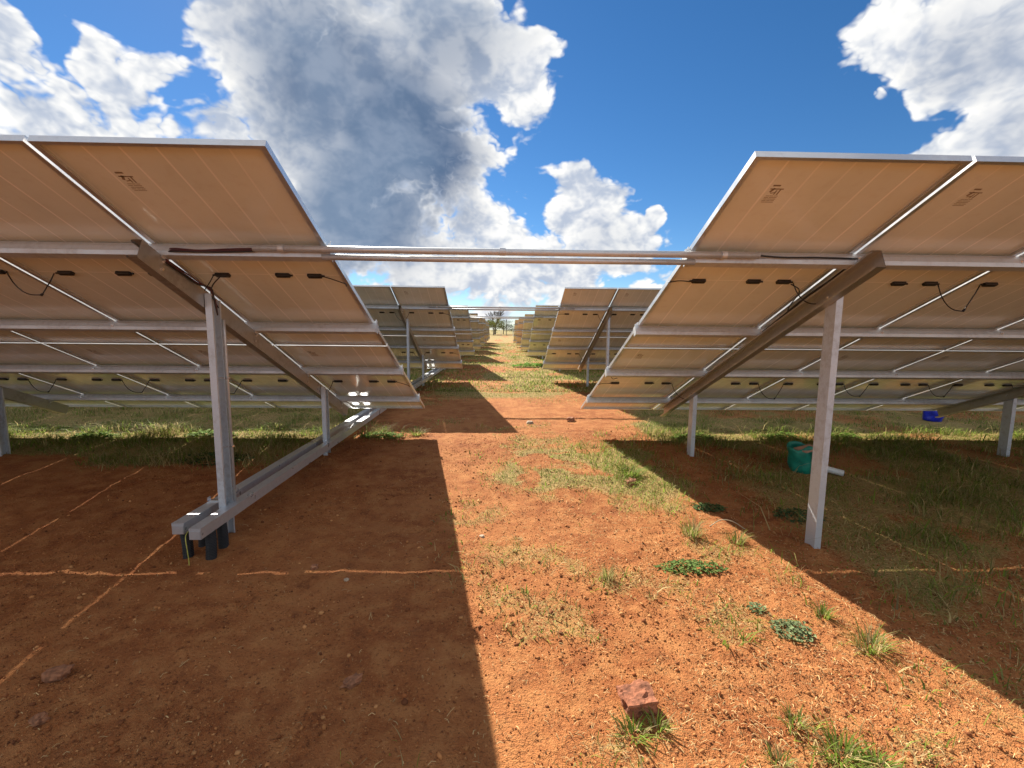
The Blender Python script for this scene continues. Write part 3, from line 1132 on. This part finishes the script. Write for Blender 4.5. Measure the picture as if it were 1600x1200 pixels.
h = np.where(strip, np.maximum(h, RNG.uniform(.02, .16, n) * (.3 + 1.0 * tall_)), h)
w = RNG.uniform(.0022, .0052, n) * (1 + .06 * np.hypot(x, y)) * np.where(RNG.random(n) < .12, 2.2, 1.0)
dry = np.where(aisle, .30, np.where(leftside, .16 + .35 * (tuft > .58), .24))
dry = np.where(y > 9, .45, dry)
lush = np.where(aisle, .55 + .35 * (x > .9), np.where((y > 6.3) & (y < 7.4), .6, .35))
c = grass_colors(n, dry, lush)
parts.append(blade_arrays(x, y, z, h, w, RNG.uniform(0, 6.283, n), RNG.uniform(.1, 1.3, n), RNG.uniform(.1, 1.1, n), c))
# aisle further off
n = 60000
y = 12 + 45 * RNG.random(n) ** 1.8
x = RNG.uniform(-1, 1, n) * (3.0 + .10 * y)
cov = grass_cover(x, y)
keep = RNG.random(n) < cov
x, y = x[keep], y[keep]
n = len(x)
tuft = fbm(x * .9, y * .9, 3, 81)
parts.append(blade_arrays(x, y, ground_z(x, y) - .005, RNG.uniform(.03, .10, n) * (.4 + 1.2 * tuft), RNG.uniform(.010, .018, n) * (1 + y / 40), RNG.uniform(0, 6.283, n),
                          RNG.uniform(.2, .9, n), RNG.uniform(.1, .6, n), grass_colors(n, .50 - .3 * (tuft > .52), .60)))


def merge(parts):
    Vs, Fs, Cs, o = [], [], [], 0
    for V, F, C in parts:
        Vs.append(V)
        Fs.append(F + o)
        Cs.append(C)
        o += len(V)
    return np.concatenate(Vs), np.concatenate(Fs), np.concatenate(Cs)


V, F, C = merge(parts)
o = link('ground_grass', np_mesh('ground_grass', V, F, [MAT['grass']], C))
tag(o, 'short green and dry grass growing over the red soil', 'grass', None, 'stuff')

# dry straw lying about
n = 42000
x = RNG.uniform(-2.6, 4.2, n)
y = 1.05 + 6.2 * RNG.random(n) ** 1.5
dens = .22 + .75 * smoothstep(.42, .62, fbm(x * 1.5, y * 1.5, 3, 91)) * smoothstep(-.2, .8, x) + .35 * soft_box(x, y, 1.2, 4, 1.0, 2.6, .5)
dens = dens * np.where(x < -.1, .30, 1.0)
keep = RNG.random(n) < dens
x, y = x[keep], y[keep]
n = len(x)
L = RNG.uniform(.008, .034, n) * np.where(RNG.random(n) < .04, 2.6, 1)
a = RNG.uniform(0, 6.283, n)
w = RNG.uniform(.0007, .0017, n)
z = ground_z(x, y) + .003 + RNG.uniform(0, .006, n)
V = np.zeros((n, 6, 3))
for q, t in enumerate((-.5, 0, .5)):
    px = x + np.cos(a) * L * t - np.sin(a) * L * .15 * (t == 0) * RNG.uniform(-1, 1, n)
    py_ = y + np.sin(a) * L * t + np.cos(a) * L * .15 * (t == 0) * RNG.uniform(-1, 1, n)
    pz = np.maximum(z, ground_z(px, py_) + .002) + (.006 * (t == 0) + .004 * RNG.random(n))
    V[:, 2 * q] = np.stack([px + np.sin(a) * w, py_ - np.cos(a) * w, pz], 1)
    V[:, 2 * q + 1] = np.stack([px - np.sin(a) * w, py_ + np.cos(a) * w, pz + .001], 1)
F = (np.arange(n)[:, None, None] * 6 + np.array([[0, 2, 3, 1], [2, 4, 5, 3]])[None]).reshape(-1, 4)
col = np.where((RNG.random(n) < .8)[:, None], np.array([.50, .34, .16]), np.array([.26, .14, .06])) * RNG.uniform(.6, 1.25, (n, 1))
C = np.repeat(np.concatenate([col, np.ones((n, 1))], 1)[:, None, :], 6, 1).reshape(-1, 4)
o = link('straw_litter', np_mesh('straw_litter', V.reshape(-1, 3), F, [MAT['bits']], C))
tag(o, 'dry straw and stalks scattered over the soil', 'straw', None, 'stuff')

# grit and small clods
ico_v = []
ph = (1 + 5 ** .5) / 2
for s1 in (-1, 1):
    for s2 in (-1, 1):
        ico_v += [(0, s1, s2 * ph), (s1, s2 * ph, 0), (s2 * ph, 0, s1)]
ico_v = np.array(ico_v) / np.hypot(1, ph)
ico_f = []
for i in range(12):
    for j in range(i + 1, 12):
        for q in range(j + 1, 12):
            d = [np.linalg.norm(ico_v[a_] - ico_v[b_]) for a_, b_ in ((i, j), (j, q), (i, q))]
            if max(d) < 1.1:
                nn = np.cross(ico_v[j] - ico_v[i], ico_v[q] - ico_v[i])
                ico_f.append((i, j, q) if nn @ (ico_v[i] + ico_v[j] + ico_v[q]) > 0 else (i, q, j))
ico_f = np.array(ico_f)
oct_v = np.array([(1, 0, 0), (0, 1, 0), (-1, 0, 0), (0, -1, 0), (0, 0, 1), (0, 0, -1)], float)
oct_f = np.array([(0, 1, 4), (1, 2, 4), (2, 3, 4), (3, 0, 4), (1, 0, 5), (2, 1, 5), (3, 2, 5), (0, 3, 5)])
pal = np.array([[.30, .105, .036], [.40, .17, .06], [.22, .078, .030], [.46, .22, .085], [.17, .062, .026]])


CLUSTERS = ((-1.30, 1.72, .28), (-.80, 1.80, .18), (-2.05, 2.05, .25), (-1.05, 2.55, .3), (-1.7, 3.9, .35), (.25, 2.6, .5))


def crumbs(name, label, n, sv, sf, rmin, rvar, power, patchy):
    x = RNG.uniform(-4.0, 4.0, n)
    y = 1.0 + 6.5 * RNG.random(n) ** 1.7
    dens = patchy + (1 - patchy) * smoothstep(.42, .62, fbm(x * 1.4, y * 1.4, 3, 41))
    dens = dens * np.where((x > -.6) & (x < 1.8) & (y < 4.8), 1.0, .62)
    for cx, cy, cr in CLUSTERS:
        dens = np.maximum(dens, 1 - smoothstep(.3, 1.2, np.hypot(x - cx, (y - cy) * 1.2) / cr))
    keep = RNG.random(n) < dens
    x, y = x[keep], y[keep]
    n = len(x)
    k_ = len(sv)
    r = rmin + rvar * RNG.random(n) ** power
    sc = RNG.uniform(.6, 1.35, (n, 1, 3))
    sc[:, :, 2] *= .8
    ang = RNG.uniform(0, 6.283, (n, 1))
    P = sv[None] * (1 + RNG.uniform(-.28, .28, (n, k_, 1))) * sc * r[:, None, None]
    V = np.stack([P[:, :, 0] * np.cos(ang) - P[:, :, 1] * np.sin(ang), P[:, :, 0] * np.sin(ang) + P[:, :, 1] * np.cos(ang), P[:, :, 2]], 2)
    V = V + np.stack([x, y, ground_z(x, y) + r * .35], 1)[:, None, :]
    F = (np.arange(n)[:, None, None] * k_ + sf[None]).reshape(-1, 3)
    col = pal[RNG.integers(0, 5, n)] * RNG.uniform(.75, 1.2, (n, 1))
    C = np.repeat(np.concatenate([col, np.ones((n, 1))], 1)[:, None, :], k_, 1).reshape(-1, 4)
    o = link(name, np_mesh(name, V.reshape(-1, 3), F, [MAT['bits']], C))
    tag(o, label, 'gravel', None, 'stuff')


crumbs('soil_grit', 'fine red grit lying over the soil', 120000, oct_v, oct_f, .0024, .0045, 2.0, .35)
crumbs('soil_crumbs', 'larger crumbs of red soil lying on the ground', 11000, ico_v, ico_f, .0040, .0095, 2.4, .16)


def grass_tuft(x, y, rad, height, count, label, dry=.2, lush=.5, spread=.9, width=.006, group='grass tufts on the bare soil'):
    a = RNG.uniform(0, 6.283, count)
    r0 = rad * .45 * np.sqrt(RNG.random(count))
    px, py_ = r0 * np.cos(a), r0 * np.sin(a)
    zz = ground_z(x + px, y + py_) - gz(x, y) - .004
    hh = height * RNG.uniform(.35, 1.0, count)
    lean = RNG.uniform(.15, 1.0, count) * spread * (rad / height)
    A = blade_arrays(px, py_, zz, hh, RNG.uniform(.6, 1.2, count) * width, a + RNG.uniform(-.6, .6, count), lean, RNG.uniform(.15, .7, count) * spread,
                     grass_colors(count, np.full(count, dry), np.full(count, lush)))
    o = link('grass_tuft', np_mesh('grass_tuft', A[0], A[1], [MAT['grass']], A[2]))
    o.location = (x, y, gz(x, y))
    tag(o, label, 'grass tuft', group)


def leafy_weed(x, y, rx, ry, count, leaf, color, label, height=.05):
    """low spreading weed: many small ovate leaves on short runners"""
    V, F, C = [], [], []
    for i in range(count):
        a = random.uniform(0, 2 * math.pi)
        q = math.sqrt(random.random())
        cx, cy = rx * q * math.cos(a), ry * q * math.sin(a)
        cz = gz(x + cx, y + cy) - gz(x, y) + height * (1 - q * .7) * random.uniform(.25, 1.0)
        hd = random.uniform(0, 2 * math.pi)
        L = leaf * random.uniform(.6, 1.25)
        wd = L * random.uniform(.28, .42)
        tip = random.uniform(-.25, .55) * L
        d = Vector((math.cos(hd), math.sin(hd), 0))
        s = Vector((-d.y, d.x, random.uniform(-.3, .3)))
        p = Vector((cx, cy, max(cz, .006)))
        o0 = len(V)
        V += [p, p + d * L * .45 + s * wd + Vector((0, 0, tip * .6 + .004)), p + d * L * .5 + Vector((0, 0, tip * .6 - .003)), p + d * L * .45 - s * wd + Vector((0, 0, tip * .6 + .004)), p + d * L + Vector((0, 0, tip * .7))]
        F += [(o0, o0 + 2, o0 + 1), (o0, o0 + 3, o0 + 2), (o0 + 1, o0 + 2, o0 + 4), (o0 + 2, o0 + 3, o0 + 4)]
        f = random.uniform(.65, 1.35)
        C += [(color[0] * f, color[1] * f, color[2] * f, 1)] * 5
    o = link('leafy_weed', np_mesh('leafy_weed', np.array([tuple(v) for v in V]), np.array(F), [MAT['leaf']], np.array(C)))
    o.location = (x, y, gz(x, y))
    tag(o, label, 'weed', 'low leafy weeds on the sunlit soil')


leafy_weed(1.40, 3.10, .25, .10, 330, .030, (.13, .20, .055), 'wide mat of green leafy weed in sunlight left of the right post')
leafy_weed(1.70, 2.40, .11, .10, 230, .026, (.20, .25, .12), 'round pale green leafy weed right of the sunlit soil')
leafy_weed(1.60, 2.60, .06, .05, 80, .022, (.20, .25, .12), 'small pale leafy weed just behind the round one')
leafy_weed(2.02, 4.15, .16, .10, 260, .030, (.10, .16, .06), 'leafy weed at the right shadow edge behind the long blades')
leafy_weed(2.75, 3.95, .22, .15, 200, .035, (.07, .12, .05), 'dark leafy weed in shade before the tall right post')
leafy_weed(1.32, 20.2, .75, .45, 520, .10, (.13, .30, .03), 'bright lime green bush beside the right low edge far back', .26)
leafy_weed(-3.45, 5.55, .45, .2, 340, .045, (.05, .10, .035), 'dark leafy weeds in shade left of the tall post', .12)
strip_weeds = [(-5.9, 6.75, 'leafy weed on the lit strip, leftmost beneath the left table'), (-4.3, 6.85, 'leafy weed on the lit strip left of the tall left post'),
               (-1.75, 6.8, 'leafy weed on the lit strip beside the short left post'), (2.95, 6.75, 'leafy weed on the lit strip right of the short right post'),
               (4.35, 6.8, 'leafy weed on the lit strip behind the tall right post'), (5.3, 6.85, 'leafy weed on the lit strip right of the tall right post')]
for wx_, wy_, wl in strip_weeds:
    leafy_weed(wx_, wy_, .34, .12, 260, .055, (.15, .24, .045), wl, .10)
grass_tuft(.755, 2.95, .10, .14, 90, 'upright greyish dry grass tuft alone on the red soil', .55, .1, .45, .0045)
grass_tuft(.98, 2.72, .07, .05, 40, 'thin dry tuft right of the upright grey one', .6, .1, .8, .004)
grass_tuft(1.18, 2.52, .06, .06, 40, 'faint dry tuft left of the round pale weed', .7, .1, .7, .004)
grass_tuft(1.97, 2.54, .09, .09, 70, 'green tuft just behind and right of the round pale weed', .1, .7, .8, .006)
grass_tuft(2.04, 2.27, .15, .12, 130, 'wide green tuft crossing the right shadow edge', .25, .5, .9, .006)
grass_tuft(1.62, 3.62, .16, .16, 130, 'green and straw tuft at the right shadow edge', .35, .45, .8, .006)
grass_tuft(1.95, 3.52, .13, .12, 90, 'shaded tuft just inside the right shadow', .1, .3, .9, .006)
grass_tuft(1.50, 5.05, .22, .15, 220, 'lush green tuft behind the pointed red stone', .05, .8, .9, .008)
grass_tuft(.575, 1.73, .10, .07, 60, 'left green tuft in front of the broken brick', .1, .7, 1.0, .0075)
grass_tuft(.69, 1.76, .08, .08, 45, 'right green tuft touching the broken brick', .15, .6, .9, .007)
grass_tuft(1.40, 1.64, .13, .08, 130, 'large green tuft near the lower right corner', .15, .6, .9, .007)
grass_tuft(1.30, 1.78, .09, .07, 70, 'medium green tuft behind the large lower right one', .25, .5, .9, .006)
grass_tuft(1.12, 1.60, .09, .08, 70, 'thin pale tuft left of the large lower right one', .5, .3, .7, .005)
grass_tuft(1.50, 1.58, .12, .06, 90, 'broad bladed tuft at the bottom picture edge', .1, .7, 1.0, .009)
grass_tuft(.15, 3.55, .09, .03, 70, 'tiny flat grass tuft on soil near the left shadow', .5, .3, 1.0, .004)
grass_tuft(.22, 3.12, .08, .03, 60, 'tiny flat grass tuft nearer the camera than its twin', .5, .3, 1.0, .004)
grass_tuft(-2.35, 6.35, .20, .14, 130, 'grass tuft at the foot of the short left post', .3, .4, .9, .007)
grass_tuft(-1.25, 6.95, .20, .10, 120, 'green tuft on the lit strip beside the left low edge', .2, .7, 1.0, .008)
for (bx, by) in ((2.25, 3.75),):
    mb = MB().tube(smooth_path([(0, 0, 0), (-.10, .02, .06), (-.22, .0, .085), (-.34, -.05, .05)]), .004, 5)
    o = link('dry_stalk', mb.mesh('dry_stalk', plain('dry_stalk', (.5, .42, .28), .8), True))
    o.location = (bx - .1, by, gz(bx, by))
    tag(o, 'arched pale dry stalk at the right shadow edge', 'stalk')

# ------------------------------------------------------------------ far trees and fence
mt_bark = plain('bark', (0.10, 0.085, 0.07), 0.9, .3, 3.0)


def bare_tree(x, y, H, label, seed):
    r = random.Random(seed)
    root = link('bare_tree', None)
    root.location = (x, y, float(ground_z(np.array([x]), np.array([y]))[0]) - .1)
    trunk, twigs = MB(), MB()

    def grow(p, d, L, rad, lev):
        q = p + d * L
        (trunk if lev < 2 else twigs).tube([p, p.lerp(q, .5) + Vector((r.uniform(-1, 1), r.uniform(-1, 1), 0)) * L * .05, q], [rad, rad * .8, rad * .6], 5, caps=False)
        if lev >= 5:
            return
        for i in range(r.choice((2, 3, 3)) if lev else 4):
            nd = (d + Vector((r.uniform(-1, 1), r.uniform(-1, 1), r.uniform(-.2, .7))) * (.62 if lev else .75)).normalized()
            grow(p.lerp(q, r.uniform(.65, 1)), nd, L * r.uniform(.6, .85), rad * .64, lev + 1)
    grow(Vector((0, 0, 0)), Vector((.03, 0, 1)), H * .28, H * .028, 0)
    link('trunk', trunk.mesh('trunk', mt_bark), root)
    link('crown', twigs.mesh('crown', mt_bark), root)
    tag(root, label, 'tree')


def leafy_tree(x, y, H, W, color, label, seed, n=2600):
    r = np.random.default_rng(seed)
    root = link('leafy_tree', None)
    root.location = (x, y, float(ground_z(np.array([x]), np.array([y]))[0]) - .1)
    mb = MB().tube([(0, 0, 0), (.05, 0, H * .3), (0, .1, H * .7)], [H * .03, H * .024, H * .008], 7)
    for i in range(6):
        a = i * 1.05 + r.uniform(0, .4)
        mb.tube([(0, 0, H * (.22 + .05 * i)), (math.cos(a) * W * .2, math.sin(a) * W * .2, H * (.38 + .05 * i)), (math.cos(a) * W * .38, math.sin(a) * W * .38, H * (.48 + .05 * i))], [H * .014, H * .009, H * .004], 5)
    link('trunk', mb.mesh('trunk', mt_bark), root)
    cl = r.normal(0, 1, (16, 3))
    cl = cl / np.linalg.norm(cl, axis=1)[:, None] * r.uniform(.35, .95, (16, 1)) * np.array([W * .5, W * .5, H * .36]) + np.array([0, 0, H * .6])
    ctr = cl[r.integers(0, 16, n)] + r.normal(0, 1, (n, 3)) * np.array([W * .10, W * .10, H * .07])
    s = r.uniform(.6, 1.3, (n, 1)) * H * .022
    d1 = r.normal(0, 1, (n, 3))
    d1 /= np.linalg.norm(d1, axis=1)[:, None]
    d2 = np.cross(d1, r.normal(0, 1, (n, 3)))
    d2 /= np.linalg.norm(d2, axis=1)[:, None]
    V = np.stack([ctr - d1 * s, ctr + d2 * s * .6, ctr + d1 * s, ctr - d2 * s * .6], 1).reshape(-1, 3)
    F = np.arange(4 * n).reshape(n, 4)
    C = np.repeat(np.concatenate([np.array(color) * r.uniform(.7, 1.3, (n, 1)), np.ones((n, 1))], 1), 4, 0)
    link('crown', np_mesh('crown', V, F, [MAT['leaf']], C), root)
    tag(root, label, 'tree', 'trees beyond the field')


bare_tree(-.9, 104, 8.0, 'leafless tree standing beyond the end of the aisle', 5)
leafy_tree(-1.2, 100, 4.0, 4.6, (.14, .15, .035), 'yellow-green tree in front of the leafless tree', 1)
leafy_tree(-3.6, 108, 3.9, 6.0, (.06, .085, .035), 'dark bushy tree at the aisle end, leftmost', 2)
leafy_tree(1.0, 110, 3.5, 5.0, (.07, .095, .05), 'grey-green bushy tree at the aisle end, right of the leafless tree', 3)
leafy_tree(3.4, 112, 2.5, 5.0, (.06, .09, .05), 'lowest dark bush at the aisle end, rightmost', 4)
fence = link('wire_fence', None)
fence.location = (-14, 92, gz(-14, 92))
tag(fence, 'wire fence with slim posts across the end of the aisle', 'fence')
for i in range(13):
    fx = 2.4 * i
    z0 = float(ground_z(np.array([fx - 14]), np.array([92.0]))[0]) - fence.location.z
    link('fence_post', MB().tube([(fx, 0, z0 - .2), (fx, 0, z0 + 1.7)], .045, 6).mesh('fence_post', MAT['post']), fence)
for j in range(4):
    link('wire', MB().tube([(0, 0, .4 + .4 * j), (28.8, 0, .4 + .4 * j)], .012, 4).mesh('wire', MAT['galv']), fence)
o = link('utility_pole', MB().tube([(0, 0, -.2), (0, 0, 3.4)], [.07, .06], 8).tube([(-.2, 0, 3.2), (.2, 0, 3.2)], .03, 6).mesh('utility_pole', mt_bark))
o.location = (1.55, 98, gz(1.55, 98))
tag(o, 'slim wooden pole standing beyond the end of the aisle', 'pole')
